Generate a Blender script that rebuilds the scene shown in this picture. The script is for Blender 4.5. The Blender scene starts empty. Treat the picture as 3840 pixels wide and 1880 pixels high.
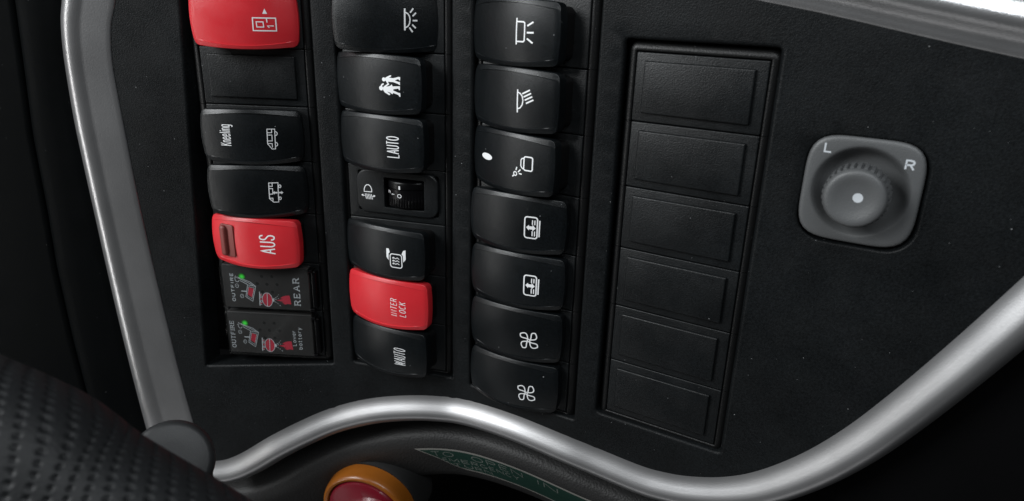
import bpy, bmesh, math, random
import numpy as np
from mathutils import Matrix, Vector
from mathutils.geometry import delaunay_2d_cdt, tessellate_polygon
random.seed(7)
sc = bpy.context.scene
COL = sc.collection
S = 0.001                                            # everything below is written in millimetres
R = math.radians

# ------------------------------------------------------------------ camera
cam = bpy.data.cameras.new('camera'); cam_o = bpy.data.objects.new('camera', cam); COL.objects.link(cam_o)
RM = Matrix(((0.96709493, -0.11322355, 0.22783287), (0.02840206, 0.9379633, 0.34556934), (-0.25282546, -0.32772743, 0.91031534)))
cam_o.matrix_world = Matrix.Translation(Vector((144.192, 24.885, 275.726)) * S) @ RM.to_4x4()
cam.sensor_fit = 'HORIZONTAL'; cam.sensor_width = 36.0; cam.lens = 36.0 * 2655.84 / 3840.0
cam.clip_start = 0.005; cam.clip_end = 20.0
cam.dof.use_dof = True; cam.dof.focus_distance = 0.288; cam.dof.aperture_fstop = 16.0
sc.camera = cam_o
# ------------------------------------------------------------------ light
w = bpy.data.worlds.new('World'); sc.world = w; w.use_nodes = True
bg = w.node_tree.nodes['Background']; bg.inputs[0].default_value = (0.85, 0.93, 1.0, 1); bg.inputs[1].default_value = 0.014
def area(name, loc, target, sx, sy, power, color=(1, 1, 1)):
    l = bpy.data.lights.new(name, 'AREA'); l.shape = 'RECTANGLE'; l.size = sx * S; l.size_y = sy * S; l.energy = power; l.color = color
    o = bpy.data.objects.new(name, l); COL.objects.link(o); o.location = Vector(loc) * S
    o.rotation_euler = (Vector(target) - Vector(loc)).to_track_quat('-Z', 'Y').to_euler(); return o
area('side_window_light', (-760, 500, 690), (60, -20, 0), 450, 500, 14.5, (0.96, 0.985, 1.0))
area('windscreen_light', (250, 330, 370), (150, -20, 20), 400, 130, 1.45, (0.92, 0.965, 1.0))
area('door_window_light', (-400, -130, 300), (-100, -100, 10), 420, 48, 0.48, (1.0, 0.99, 0.97))
area('rear_glow_light', (10, -500, 270), (40, -160, 0), 760, 150, 0.21, (1.0, 1.0, 1.0))
vs = sc.view_settings
vs.view_transform = 'Standard'; vs.look = 'None'; vs.gamma = 1.0; vs.exposure = 0.0; vs.use_curve_mapping = False
sc.cycles.max_bounces = 6; sc.cycles.use_denoising = True

# ------------------------------------------------------------------ materials
def mat(name, col, rough=0.5, grain=0.0, gscale=2500.0, metal=0.0, coat=0.0, dust=0.0, spec=0.5, leather=0.0, smudge=0.0, emit=None, dust_scale=170.0):
    m = bpy.data.materials.new(name); m.use_nodes = True
    nt = m.node_tree; N = nt.nodes; Lk = nt.links; b = N['Principled BSDF']
    b.inputs['Roughness'].default_value = rough; b.inputs['Metallic'].default_value = metal
    b.inputs['Specular IOR Level'].default_value = spec; b.inputs['Coat Weight'].default_value = coat; b.inputs['Coat Roughness'].default_value = 0.12
    tc = N.new('ShaderNodeTexCoord'); geo = N.new('ShaderNodeNewGeometry')
    base = N.new('ShaderNodeRGB'); base.outputs[0].default_value = (*col, 1)
    out = base.outputs[0]
    # slow tone variation of the moulding
    n1 = N.new('ShaderNodeTexNoise'); n1.inputs['Scale'].default_value = 38; n1.inputs['Detail'].default_value = 5
    Lk.new(geo.outputs['Position'], n1.inputs['Vector'])
    mr = N.new('ShaderNodeMapRange'); mr.inputs[1].default_value = 0.3; mr.inputs[2].default_value = 0.7; mr.inputs[3].default_value = 0.80 if dust > .5 else 0.9; mr.inputs[4].default_value = 1.45 if dust > .5 else 1.1
    Lk.new(n1.outputs[0], mr.inputs[0])
    mx = N.new('ShaderNodeMix'); mx.data_type = 'RGBA'; mx.blend_type = 'MULTIPLY'; mx.inputs[0].default_value = 1
    Lk.new(out, mx.inputs[6]); Lk.new(mr.outputs[0], mx.inputs[7]); out = mx.outputs[2]
    if dust > .5:
        n4 = N.new('ShaderNodeTexNoise'); n4.inputs['Scale'].default_value = 1300; n4.inputs['Detail'].default_value = 2; Lk.new(geo.outputs['Position'], n4.inputs['Vector'])
        r4 = N.new('ShaderNodeMapRange'); r4.inputs[1].default_value = 0.3; r4.inputs[2].default_value = 0.7; r4.inputs[3].default_value = 0.6; r4.inputs[4].default_value = 1.45; Lk.new(n4.outputs[0], r4.inputs[0])
        m4 = N.new('ShaderNodeMix'); m4.data_type = 'RGBA'; m4.blend_type = 'MULTIPLY'; m4.inputs[0].default_value = 1; Lk.new(out, m4.inputs[6]); Lk.new(r4.outputs[0], m4.inputs[7]); out = m4.outputs[2]
    if smudge:
        n2 = N.new('ShaderNodeTexNoise'); n2.inputs['Scale'].default_value = 70; n2.inputs['Detail'].default_value = 8; n2.inputs['Roughness'].default_value = 0.65
        Lk.new(geo.outputs['Position'], n2.inputs['Vector'])
        r2 = N.new('ShaderNodeMapRange'); r2.inputs[1].default_value = 0.4; r2.inputs[2].default_value = 0.75; r2.inputs[3].default_value = rough - smudge * 0.4; r2.inputs[4].default_value = rough + smudge
        Lk.new(n2.outputs[0], r2.inputs[0]); Lk.new(r2.outputs[0], b.inputs['Roughness'])
    if dust:
        fac = None
        for sca, th, r0, r1 in ((dust_scale * 0.8, 0.5, 0.0, 0.042), (dust_scale * 2.2, 0.5, 0.0, 0.07)):
            v = N.new('ShaderNodeTexVoronoi'); v.inputs['Scale'].default_value = sca
            Lk.new(geo.outputs['Position'], v.inputs['Vector'])
            sp = N.new('ShaderNodeSeparateColor'); Lk.new(v.outputs['Color'], sp.inputs[0])
            rad = N.new('ShaderNodeMapRange'); rad.inputs[1].default_value = th; rad.inputs[2].default_value = 1.0; rad.inputs[3].default_value = 0.0; rad.inputs[4].default_value = r1
            Lk.new(sp.outputs[0], rad.inputs[0])
            lt = N.new('ShaderNodeMath'); lt.operation = 'LESS_THAN'; Lk.new(v.outputs['Distance'], lt.inputs[0]); Lk.new(rad.outputs[0], lt.inputs[1])
            g = N.new('ShaderNodeMath'); g.operation = 'MULTIPLY'; Lk.new(lt.outputs[0], g.inputs[0]); Lk.new(sp.outputs[1], g.inputs[1])
            if fac is None: fac = g.outputs[0]
            else:
                a = N.new('ShaderNodeMath'); a.operation = 'MAXIMUM'; Lk.new(fac, a.inputs[0]); Lk.new(g.outputs[0], a.inputs[1]); fac = a.outputs[0]
        k = N.new('ShaderNodeMath'); k.operation = 'MULTIPLY'; k.inputs[1].default_value = dust; Lk.new(fac, k.inputs[0])
        md = N.new('ShaderNodeMix'); md.data_type = 'RGBA'; Lk.new(k.outputs[0], md.inputs[0]); Lk.new(out, md.inputs[6]); md.inputs[7].default_value = (0.42, 0.43, 0.44, 1); out = md.outputs[2]
    Lk.new(out, b.inputs['Base Color'])
    if grain or leather:
        n3 = N.new('ShaderNodeTexNoise'); n3.inputs['Scale'].default_value = gscale; n3.inputs['Detail'].default_value = 2
        Lk.new(geo.outputs['Position'], n3.inputs['Vector'])
        h = n3.outputs[0]
        if leather:
            v3 = N.new('ShaderNodeTexVoronoi'); v3.inputs['Scale'].default_value = leather; v3.feature = 'SMOOTH_F1'
            Lk.new(geo.outputs['Position'], v3.inputs['Vector']); h = v3.outputs['Distance']
        bp = N.new('ShaderNodeBump'); bp.inputs['Strength'].default_value = grain; bp.inputs['Distance'].default_value = 0.0002
        Lk.new(h, bp.inputs['Height']); Lk.new(bp.outputs[0], b.inputs['Normal'])
    if emit:
        b.inputs['Emission Color'].default_value = (*emit[0], 1); b.inputs['Emission Strength'].default_value = emit[1]
    return m
M = {}
M['fascia'] = mat('fascia plastic', (0.0043, 0.0051, 0.0056), 0.46, 0.6, 1900, dust=0.6, smudge=0.12, spec=0.16)
M['side'] = mat('side panel plastic', (0.0011, 0.0015, 0.0017), 0.5, 0.3, 2600, dust=0.3, smudge=0.08, spec=0.035)
M['module'] = mat('module plastic', (0.0032, 0.0040, 0.0045), 0.42, 0.5, 2100, dust=0.55, smudge=0.1, spec=0.34)
M['frame'] = mat('frame plastic', (0.0030, 0.0032, 0.0034), 0.42, 0.5, 2100, dust=0.45, spec=0.32)
M['backing'] = mat('blackout backing', (0.0018, 0.0018, 0.002), 0.85, spec=0.04)
M['cap'] = mat('switch cap plastic', (0.0026, 0.0036, 0.0043), 0.35, 0.3, 3000, dust=0.6, spec=0.36, smudge=0.06)
M['neck'] = mat('switch neck plastic', (0.0022, 0.0022, 0.0024), 0.5, 0.2, 2600, dust=0.3, spec=0.25)
M['red'] = mat('red cap plastic', (0.56, 0.022, 0.030), 0.34, 0.28, 3000, dust=0.15, smudge=0.14)
M['slider'] = mat('brown red slider', (0.17, 0.034, 0.028), 0.55, 0.3, 2600)
M['print'] = mat('white print', (0.78, 0.79, 0.80), 0.5)
M['redprint'] = mat('red print', (0.45, 0.03, 0.055), 0.5)
M['greyprint'] = mat('grey print', (0.50, 0.53, 0.56), 0.5)
M['silver'] = mat('satin silver trim', (0.42, 0.42, 0.425), 0.30, 0.28, 1700, metal=0.85, dust=0.25)
M['silver_dark'] = mat('smooth satin trim', (0.36, 0.36, 0.365), 0.36, 0.10, 2200, metal=0.85, dust=0.25)
M['grey'] = mat('grey plastic', (0.080, 0.083, 0.085), 0.48, 0.35, 2400, dust=0.15, smudge=0.05)
M['gloss'] = mat('gloss black', (0.002, 0.002, 0.0024), 0.30, spec=0.22)
M['label'] = mat('smoked label', (0.030, 0.029, 0.0285), 0.45, 0.25, 2600, dust=0.3, smudge=0.1)
M['hole'] = mat('hole black', (0.003, 0.003, 0.003), 0.8)
M['led'] = mat('green lamp', (0.02, 0.035, 0.02), 0.4, emit=((0.05, 0.8, 0.06), 0.75))
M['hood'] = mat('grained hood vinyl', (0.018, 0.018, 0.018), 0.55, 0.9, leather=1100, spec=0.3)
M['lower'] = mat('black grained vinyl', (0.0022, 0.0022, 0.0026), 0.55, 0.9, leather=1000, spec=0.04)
M['wheel'] = mat('perforated wheel leather', (0.012, 0.013, 0.014), 0.55, 0.3, leather=1500, spec=0.26)
M['stalk'] = mat('stalk plastic', (0.017, 0.018, 0.019), 0.5, 0.25, 2400)
M['orange'] = mat('orange knob plastic', (0.27, 0.082, 0.007), 0.35, coat=0.2)
M['crimson'] = mat('crimson handle plastic', (0.16, 0.004, 0.014), 0.36, coat=0.2)
M['sticker'] = mat('green sticker', (0.003, 0.028, 0.019), 0.5)
M['stickeredge'] = mat('pale sticker edge', (0.22, 0.215, 0.2), 0.5)
_nt = M['led'].node_tree; _N = _nt.nodes; _t = _N.new('ShaderNodeTexCoord'); _vl = _N.new('ShaderNodeVectorMath'); _vl.operation = 'DISTANCE'; _vl.inputs[1].default_value = (0, 0, 0.0036)
_nt.links.new(_t.outputs['Object'], _vl.inputs[0]); _mr = _N.new('ShaderNodeMapRange'); _mr.interpolation_type = 'SMOOTHSTEP'; _mr.inputs[1].default_value = 0.0; _mr.inputs[2].default_value = 0.0019; _mr.inputs[3].default_value = 0.75; _mr.inputs[4].default_value = 0.0
_nt.links.new(_vl.outputs['Value'], _mr.inputs[0]); _nt.links.new(_mr.outputs[0], _N['Principled BSDF'].inputs['Emission Strength'])
# clear plastic lid
M['stickerprint'] = mat('dull sticker print', (0.15, 0.17, 0.155), 0.5)
def clear():
    m = bpy.data.materials.new('clear lid'); m.use_nodes = True; nt = m.node_tree; N = nt.nodes; N.remove(N['Principled BSDF'])
    t = N.new('ShaderNodeBsdfTransparent'); t.inputs[0].default_value = (0.90, 0.905, 0.905, 1)
    g = N.new('ShaderNodeBsdfGlossy'); g.inputs['Roughness'].default_value = 0.14; g.inputs['Color'].default_value = (0.8, 0.8, 0.8, 1)
    lw = N.new('ShaderNodeLayerWeight'); lw.inputs[0].default_value = 0.2; pw = N.new('ShaderNodeMath'); pw.operation = 'POWER'; pw.inputs[1].default_value = 4.0; nt.links.new(lw.outputs['Facing'], pw.inputs[0]); f = N.new('ShaderNodeMath'); f.operation = 'MULTIPLY_ADD'; f.inputs[1].default_value = 0.7; f.inputs[2].default_value = 0.03; nt.links.new(pw.outputs[0], f.inputs[0]); mx = N.new('ShaderNodeMixShader')
    nt.links.new(f.outputs[0], mx.inputs[0]); nt.links.new(t.outputs[0], mx.inputs[1]); nt.links.new(g.outputs[0], mx.inputs[2]); nt.links.new(mx.outputs[0], N['Material Output'].inputs[0]); return m
M['clear'] = clear()

# ------------------------------------------------------------------ mesh helpers (mm in, metres out)
def mesh(name, V, F, m, parent=None, smooth=40.0):
    me = bpy.data.meshes.new(name); me.from_pydata([(x * S, y * S, z * S) for x, y, z in V], [], F)
    bm = bmesh.new(); bm.from_mesh(me); bmesh.ops.remove_doubles(bm, verts=bm.verts, dist=1e-8)
    bmesh.ops.recalc_face_normals(bm, faces=bm.faces) if smooth != 'keep' else None
    bm.to_mesh(me); bm.free()
    if smooth:
        me.shade_smooth()
        if smooth != 'keep': me.set_sharp_from_angle(angle=R(smooth))
    me.materials.append(M[m])
    return link(name, me, parent)
def link(name, me, parent=None):
    o = bpy.data.objects.new(name, me); COL.objects.link(o)
    if parent is not None: o.parent = parent
    return o
def tag(o, label=None, cat=None, group=None, kind=None):
    if label: o['label'] = label
    if cat: o['category'] = cat
    if group: o['group'] = group
    if kind: o['kind'] = kind
    return o
def thing(name, label, cat, loc=(0, 0, 0), rot=(0, 0, 0), group=None):
    o = bpy.data.objects.new(name, None); COL.objects.link(o); o.empty_display_size = 0.01
    o.location = Vector(loc) * S; o.rotation_euler = rot
    return tag(o, label, cat, group)
def rrect(wd, ht, r, n=6, cx=0.0, cy=0.0):
    r = max(min(r, wd / 2 - 1e-3, ht / 2 - 1e-3), 0.01); P = []
    for qx, qy, a0 in ((1, 1, 0), (-1, 1, 90), (-1, -1, 180), (1, -1, 270)):
        for i in range(n + 1):
            a = R(a0 + 90.0 * i / n); P.append((cx + qx * (wd / 2 - r) + r * math.cos(a), cy + qy * (ht / 2 - r) + r * math.sin(a)))
    return P
def rings(loops, cap_end=True, cap_start=False, closed=True):
    """loops: list of equally long lists of xyz -> verts, faces"""
    V = []; F = []; n = len(loops[0])
    for L in loops: V += [tuple(p) for p in L]
    for i in range(len(loops) - 1):
        for j in range(n if closed else n - 1):
            k = (j + 1) % n; F.append((i * n + j, i * n + k, (i + 1) * n + k, (i + 1) * n + j))
    if cap_end: F.append(tuple(range((len(loops) - 1) * n, len(loops) * n)))
    if cap_start: F.append(tuple(range(n - 1, -1, -1)))
    return V, F
def slab(wd, ht, r, z0, z1, b=0.3, cx=0, cy=0, n=5, nb=3):
    """plate with rounded plan corners and a rounded top edge"""
    L = [[(x, y, z0) for x, y in rrect(wd, ht, r, n, cx, cy)]]
    for i in range(nb + 1):
        a = math.pi / 2 * i / nb; ins = b * (1 - math.cos(a)); z = z1 - b + b * math.sin(a)
        L.append([(x, y, z) for x, y in rrect(wd - 2 * ins, ht - 2 * ins, r - ins, n, cx, cy)])
    return rings(L, True, True)
def join(*parts):
    V = []; F = []
    for v, f in parts:
        o = len(V); V += v; F += [tuple(i + o for i in q) for q in f]
    return V, F
def lathe(prof, n=48, ripple=None):
    """prof: (r, z) bottom to top; ripple(i, r, a) -> radius"""
    L = []
    for i, (r, z) in enumerate(prof):
        L.append([((ripple(i, r, 2 * math.pi * j / n) if ripple else r) * math.cos(2 * math.pi * j / n), (ripple(i, r, 2 * math.pi * j / n) if ripple else r) * math.sin(2 * math.pi * j / n), z) for j in range(n)])
    return rings(L, True, True)
def catmull(P, n):
    P = [np.array(p, float) for p in P]; P = [2 * P[0] - P[1]] + P + [2 * P[-1] - P[-2]]; out = []
    for i in range(1, len(P) - 2):
        for j in range(n):
            t = j / n; a, b, c, d = P[i - 1:i + 3]
            out.append(0.5 * ((2 * b) + (c - a) * t + (2 * a - 5 * b + 4 * c - d) * t * t + (3 * b - a - 3 * c + d) * t ** 3))
    out.append(P[-2]); return np.array(out)

# ---- flat print: strokes and filled shapes laid on a surface z = zf(x, y)
class Ink:
    def __init__(s, zf, off=0.07): s.zf = zf; s.off = off; s.V = []; s.F = []; s.k = 0
    def _put(s, pts):
        o = len(s.V); s.k += 1
        s.V += [(x, y, s.zf(x, y) + s.off + 0.0015 * s.k) for x, y in pts]; return o
    def stroke(s, P, wd, closed=False):
        P = [np.array(p, float) for p in P]; Q = []
        m = len(P)
        for i in range(m if closed else m - 1):
            a, b = P[i], P[(i + 1) % m]; d = np.linalg.norm(b - a); k = max(1, int(d / 1.6))
            Q += [a + (b - a) * j / k for j in range(k)]
        if not closed: Q.append(P[-1])
        m = len(Q); Lf = []; Rt = []
        for i in range(m):
            if closed: a, b, c = Q[i - 1], Q[i], Q[(i + 1) % m]
            else: a, b, c = Q[max(i - 1, 0)], Q[i], Q[min(i + 1, m - 1)]
            d1 = b - a; d2 = c - b
            d1 = d1 / (np.linalg.norm(d1) + 1e-9) if np.linalg.norm(d1) > 1e-9 else d2 / np.linalg.norm(d2)
            d2 = d2 / np.linalg.norm(d2) if np.linalg.norm(d2) > 1e-9 else d1
            n1 = np.array((-d1[1], d1[0])); n2 = np.array((-d2[1], d2[0])); nn = n1 + n2; l = np.linalg.norm(nn)
            nn = n1 if l < 0.3 else nn / l / max(0.78, (nn / l) @ n1)
            Lf.append(b + nn * wd / 2); Rt.append(b - nn * wd / 2)
        o = s._put([tuple(p) for p in Lf] + [tuple(p) for p in Rt])
        for i in range(m if closed else m - 1):
            j = (i + 1) % m; s.F.append((o + i, o + m + i, o + m + j, o + j))
    def fill(s, P):
        tri = [[P[i] for i in t] for t in tessellate_polygon([[Vector((x, y, 0)) for x, y in P]])]; todo = []
        while tri:
            a, b, c = tri.pop(); e = [math.dist(a, b), math.dist(b, c), math.dist(c, a)]; m = e.index(max(e))
            if e[m] > 1.3:
                a, b, c = ((a, b, c), (b, c, a), (c, a, b))[m]; q = ((a[0] + b[0]) / 2, (a[1] + b[1]) / 2); tri += [(a, q, c), (q, b, c)]
            else: todo.append((a, b, c))
        o = s._put([p for t in todo for p in t])
        for n, (a, b, c) in enumerate(todo):
            up = (b[0] - a[0]) * (c[1] - a[1]) - (b[1] - a[1]) * (c[0] - a[0]) > 0
            s.F.append((o + 3 * n, o + 3 * n + 1, o + 3 * n + 2) if up else (o + 3 * n, o + 3 * n + 2, o + 3 * n + 1))
    def disc(s, cx, cy, rx, ry=None, n=20): s.fill([(cx + rx * math.cos(2 * math.pi * i / n), cy + (ry or rx) * math.sin(2 * math.pi * i / n)) for i in range(n)])
    def ring(s, cx, cy, rx, ry, wd, n=22): s.stroke([(cx + rx * math.cos(2 * math.pi * i / n), cy + ry * math.sin(2 * math.pi * i / n)) for i in range(n)], wd, True)
    def build(s, name, m, parent):
        me = bpy.data.meshes.new(name); me.from_pydata([(x * S, y * S, z * S) for x, y, z in s.V], [], s.F); me.materials.append(M[m]); return link(name, me, parent)
def arc(cx, cy, rx, ry, a0, a1, n=9): return [(cx + rx * math.cos(R(a0 + (a1 - a0) * i / n)), cy + ry * math.sin(R(a0 + (a1 - a0) * i / n))) for i in range(n + 1)]
GL = {  # letter: (width, strokes) in a unit-high box, a along the line, b up
    'A': (.62, [[(0, 0), (.31, 1), (.62, 0)], [(.11, .33), (.51, .33)]]),
    'U': (.56, [[(0, 1), (0, .28)] + arc(.28, .28, .28, .28, 180, 360)[1:] + [(.56, 1)]]),
    'S': (.56, [[(.55, .78), (.5, .92), (.38, 1), (.2, 1), (.06, .92), (.01, .77), (.06, .63), (.2, .55), (.38, .47), (.52, .38), (.56, .23), (.5, .08), (.38, 0), (.2, 0), (.06, .07), (0, .22)]]),
    'L': (.5, [[(0, 1), (0, 0), (.5, 0)]]), 'T': (.56, [[(0, 1), (.56, 1)], [(.28, 1), (.28, 0)]]),
    'O': (.6, [arc(.3, .5, .3, .5, 0, 360, 22)]), '0': (.56, [arc(.28, .5, .28, .5, 0, 360, 20)]),
    'W': (.86, [[(0, 1), (.2, 0), (.43, .9), (.66, 0), (.86, 1)]]), 'I': (.16, [[(.08, 0), (.08, 1)]]), '1': (.3, [[(0, .8), (.2, 1), (.2, 0)]]),
    '2': (.54, [[(.02, .78), (.1, .95), (.27, 1), (.45, .94), (.52, .75), (.44, .55), (0, 0), (.54, 0)]]),
    'N': (.68, [[(0, 0), (0, 1), (.68, 0), (.68, 1)]]), 'E': (.5, [[(.5, 1), (0, 1), (0, 0), (.5, 0)], [(0, .52), (.42, .52)]]), 'F': (.48, [[(.48, 1), (0, 1), (0, 0)], [(0, .5), (.4, .5)]]),
    'R': (.56, [[(0, 0), (0, 1), (.3, 1), (.47, .95), (.54, .76), (.47, .57), (.3, .5), (0, .5)], [(.3, .5), (.56, 0)]]),
    'P': (.54, [[(0, 0), (0, 1), (.3, 1), (.47, .95), (.54, .74), (.47, .53), (.3, .48), (0, .48)]]),
    'C': (.56, [arc(.3, .5, .3, .5, 50, 310, 16)]), 'G': (.6, [arc(.3, .5, .3, .5, 50, 350, 16) + [(.35, .42)]]), 'K': (.56, [[(0, 0), (0, 1)], [(.54, 1), (0, .4)], [(.18, .6), (.56, 0)]]),
    'M': (.76, [[(0, 0), (0, 1), (.38, .15), (.76, 1), (.76, 0)]]), 'Y': (.6, [[(0, 1), (.3, .5), (.6, 1)], [(.3, .5), (.3, 0)]]),
    'n': (.44, [[(0, 0), (0, .72)], [(0, .55), (.1, .7), (.24, .73), (.38, .66), (.44, .5), (.44, 0)]]),
    'e': (.46, [[(0, .38), (.46, .38), (.44, .58), (.33, .71), (.22, .73), (.1, .7), (.02, .55), (0, .36), (.03, .14), (.12, .02), (.24, 0), (.38, .04), (.45, .18)]]),
    'l': (.14, [[(.07, 0), (.07, 1)]]), 'i': (.14, [[(.07, 0), (.07, .72)], [(.07, .86), (.07, .98)]]),
    'g': (.44, [[(.44, .72), (.44, -.12), (.36, -.25), (.2, -.27), (.04, -.2)], [(.44, .55), (.34, .7), (.2, .73), (.06, .64), (0, .45), (0, .25), (.06, .06), (.2, 0), (.34, .05), (.44, .2)]]),
    'o': (.48, [arc(.24, .36, .24, .36, 0, 360, 18)]), 'w': (.66, [[(0, .72), (.16, 0), (.33, .66), (.5, 0), (.66, .72)]]), 'r': (.32, [[(0, 0), (0, .72)], [(0, .5), (.12, .68), (.32, .7)]]),
    'b': (.46, [[(0, 1), (0, 0)], arc(.23, .36, .23, .36, 0, 360, 16)]), 'a': (.46, [[(.44, .72), (.44, 0)], arc(.23, .36, .22, .36, 0, 360, 16)]),
    't': (.34, [[(.12, .98), (.12, .12), (.2, 0), (.34, .03)], [(0, .72), (.32, .72)]]), 'y': (.46, [[(0, .72), (.23, .02)], [(.46, .72), (.18, -.2), (.02, -.26)]]), ' ': (.4, []), ',': (.1, [[(.06, .08), (0, -.16)]])}
SERIF = {'R': [(0, 0), (0, 1), (.56, 0)], 'E': [], 'A': [(0, 0), (.62, 0)], 'O': [], 'U': [(0, 1), (.56, 1)], 'T': [(.28, 0)], 'F': [(0, 0)], 'I': [(.08, 0), (.08, 1)],
         'L': [(0, 1)], 'o': [], 'w': [(0, .72), (.66, .72)], 'e': [], 'r': [(0, 0)], 'b': [(0, 1)], 'a': [(.46, 0)], 't': [], 'y': [(0, .72), (.46, .72)]}
def text(ink, s, x_base, y0, height, length, wd, gap=0.22, shear=0.0, serif=False, turn=True, place=None):
    """reads towards +y with its top towards -x, as all the lettering on this dash does"""
    adv = 0; L = []
    for ch in s:
        L.append((ch, adv)); adv += GL[ch][0] + gap
    adv -= gap; k = length / adv
    def mp(a, b):
        if place: return place(a, b)
        return (x_base - b * height, y0 + a * k + shear * b) if turn else (x_base + a * k + shear * b, y0 + b * height)
    for ch, a0 in L:
        for st in GL[ch][1]: ink.stroke([mp(a0 + a, b) for a, b in st], wd)
        if serif:
            for a, b in SERIF.get(ch, []): ink.stroke([mp(a0 + a - .13, b), mp(a0 + a + .13, b)], wd * 0.8)
            if ch in 'E':
                for b in (0, 1): ink.stroke([mp(a0 + .5, b), mp(a0 + .5, b + (.2 if b == 0 else -.2))], wd * 0.8)
                ink.stroke([mp(a0 - .1, 0), mp(a0, 0)], wd * .8); ink.stroke([mp(a0 - .1, 1), mp(a0, 1)], wd * .8)

# ------------------------------------------------------------------ layout: four switch columns on a hollow curved fascia
COLS = {1: (-60.70, 9.91, -16.50, 1.33, -0.93), 2: (0.0, 0.0, 45.06, 0.0, 0.0), 3: (61.46, 2.69, 105.11, 14.95, -1.40), 4: (122.04, 19.08, 166.01, 31.78, 6.17)}
PITCH = 24.0
def frame(c):
    xl, zl, xr, zr, y0 = COLS[c]; a = math.atan2(zr - zl, xr - xl)
    return ((xl + xr) / 2, (zl + zr) / 2), a, y0
def pt(c, s, y, h):
    (ox, oz), a, _ = frame(c); return (ox + s * math.cos(a) - h * math.sin(a), y, oz + s * math.sin(a) + h * math.cos(a))
def px_(c, s, h=2.0): return pt(c, s, 0, h)[0]
FH = 2.0
_kn = [pt(1, -150, 0, FH), pt(1, 26.5, 0, FH), pt(2, -24.5, 0, FH), pt(2, 26, 0, FH), pt(3, -25, 0, FH), pt(3, 27, 0, FH), pt(4, -25, 0, FH), pt(4, 150, 0, FH)]
_xs = np.linspace(_kn[0][0], _kn[-1][0], 1500); _zs = np.interp(_xs, [k[0] for k in _kn], [k[2] for k in _kn])
_d = _xs[1] - _xs[0]; _g = np.exp(-0.5 * (np.arange(-40, 41) * _d / 3.0) ** 2); _g /= _g.sum()
_zp = np.concatenate([_zs[0] + (_zs[1] - _zs[0]) * np.arange(-40, 0), _zs, _zs[-1] + (_zs[-1] - _zs[-2]) * np.arange(1, 41)])
_zs = np.convolve(_zp, _g, 'valid')
def Fz(x):
    if x < _xs[0]: return float(_zs[0] + (x - _xs[0]) * (_zs[1] - _zs[0]) / _d)
    if x > _xs[-1]: return float(_zs[-1] + (x - _xs[-1]) * (_zs[-1] - _zs[-2]) / _d)
    return float(np.interp(x, _xs, _zs))
def Fn(x):
    t = (Fz(x + 1.5) - Fz(x - 1.5)) / 3.0; l = math.hypot(1, t); return (-t / l, 1 / l)
def on(x, y, h):
    nx, nz = Fn(x); return (x + nx * h, y, Fz(x) + nz * h)

BU = [(-98, -211.5), (-86, -210.5), (-77.6, -209), (-70.3, -207.0), (-61.3, -201.8), (-47.8, -191.9), (-32.5, -182.1), (-16.9, -173.4), (6.1, -163.6), (27.3, -157.9), (45.7, -155.2), (64.6, -153.5), (83, -153.1), (103.1, -154.2), (121.8, -155.6), (138.7, -156.4),
      (148, -155.6), (157.9, -153.3), (170.2, -148.2), (181.5, -140.5), (194.1, -127.8), (205.1, -113.1), (214.8, -97.0), (223.5, -81.0), (232, -64.5), (240.6, -47.0), (252, -24)]
LT_R = [(-86, 40), (-91.7, 16.3), (-95.4, 5.4), (-97.2, -9.3), (-97.0, -24.4), (-96.3, -45.5), (-95.2, -72.8), (-93.3, -101.7), (-91.2, -127.6), (-88.7, -157.1), (-84.8, -191.4), (-82, -214)]
LT_L = [(-108, 40), (-114.4, 15.6), (-116.5, 7.3), (-118.0, -7.2), (-118.6, -33), (-118.0, -55.6), (-117.0, -81.4), (-116.2, -102.2), (-114.4, -140.1), (-111.3, -185.4), (-108.5, -212)]
bu = catmull(BU, 6); ltr = catmull(LT_R, 8)

# ------------------------------------------------------------------ the fascia: one moulded sheet with openings
def col_hole(c, s0, s1, ytop, ybot, r=2.6, s0b=None, ybl=None):
    """opening in plan; s0b / ybl: lower end of its slanting edge"""
    s0b = s0 if s0b is None else s0b; ybl = ybot if ybl is None else ybl
    P = [(s1, ytop), (s0, ytop), (s0b, ybl), (s1, ybot)]; out = []
    for i in range(4):
        a, b, c2 = np.array(P[i - 1], float), np.array(P[i], float), np.array(P[(i + 1) % 4], float)
        u = (a - b) / np.linalg.norm(a - b); v = (c2 - b) / np.linalg.norm(c2 - b)
        for j in range(7):
            t = j / 6; p = b + u * r * (1 - t) ** 2 + v * r * t ** 2; out.append(p)
    return [(px_(c, s), y) for s, y in out]
def densify(P, step=3.0):
    out = []
    for i in range(len(P)):
        a, b = np.array(P[i]), np.array(P[(i + 1) % len(P)]); k = max(1, int(np.linalg.norm(b - a) / step)); out += [tuple(a + (b - a) * j / k) for j in range(k)]
    return out
HOLES = {1: col_hole(1, -26.0, 27.9, 62, -149.2, s0b=-38.6, ybl=-154.6), 2: col_hole(2, -25.2, 27.6, 62, -146.6), 3: col_hole(3, -26.6, 28.8, 62, -147.6), 4: col_hole(4, -27.3, 27.4, 11.6, -140.6, 3.4)}
MC = (54.9, -30.9)
HOLES['m'] = [(px_(4, MC[0] + .6 + x), MC[1] - .5 + y) for x, y in rrect(36.2, 36.0, 9.4, 8)]
outer = [(x, y) for x, y in ltr[::2]]
outer = [(x - 6, y) for x, y in outer]
low = [(x, y - 3) for x, y in bu[12::2]]
outer = [(-92, 75)] + outer[:-1] + low + [(262, 20), (262, 75)]
def inside(p, poly):
    x, y = p; c = False; n = len(poly)
    for i in range(n):
        x1, y1 = poly[i]; x2, y2 = poly[i - 1]
        if (y1 > y) != (y2 > y) and x < (x2 - x1) * (y - y1) / (y2 - y1) + x1: c = not c
    return c
hl = {k: densify(v) for k, v in HOLES.items()}
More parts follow.
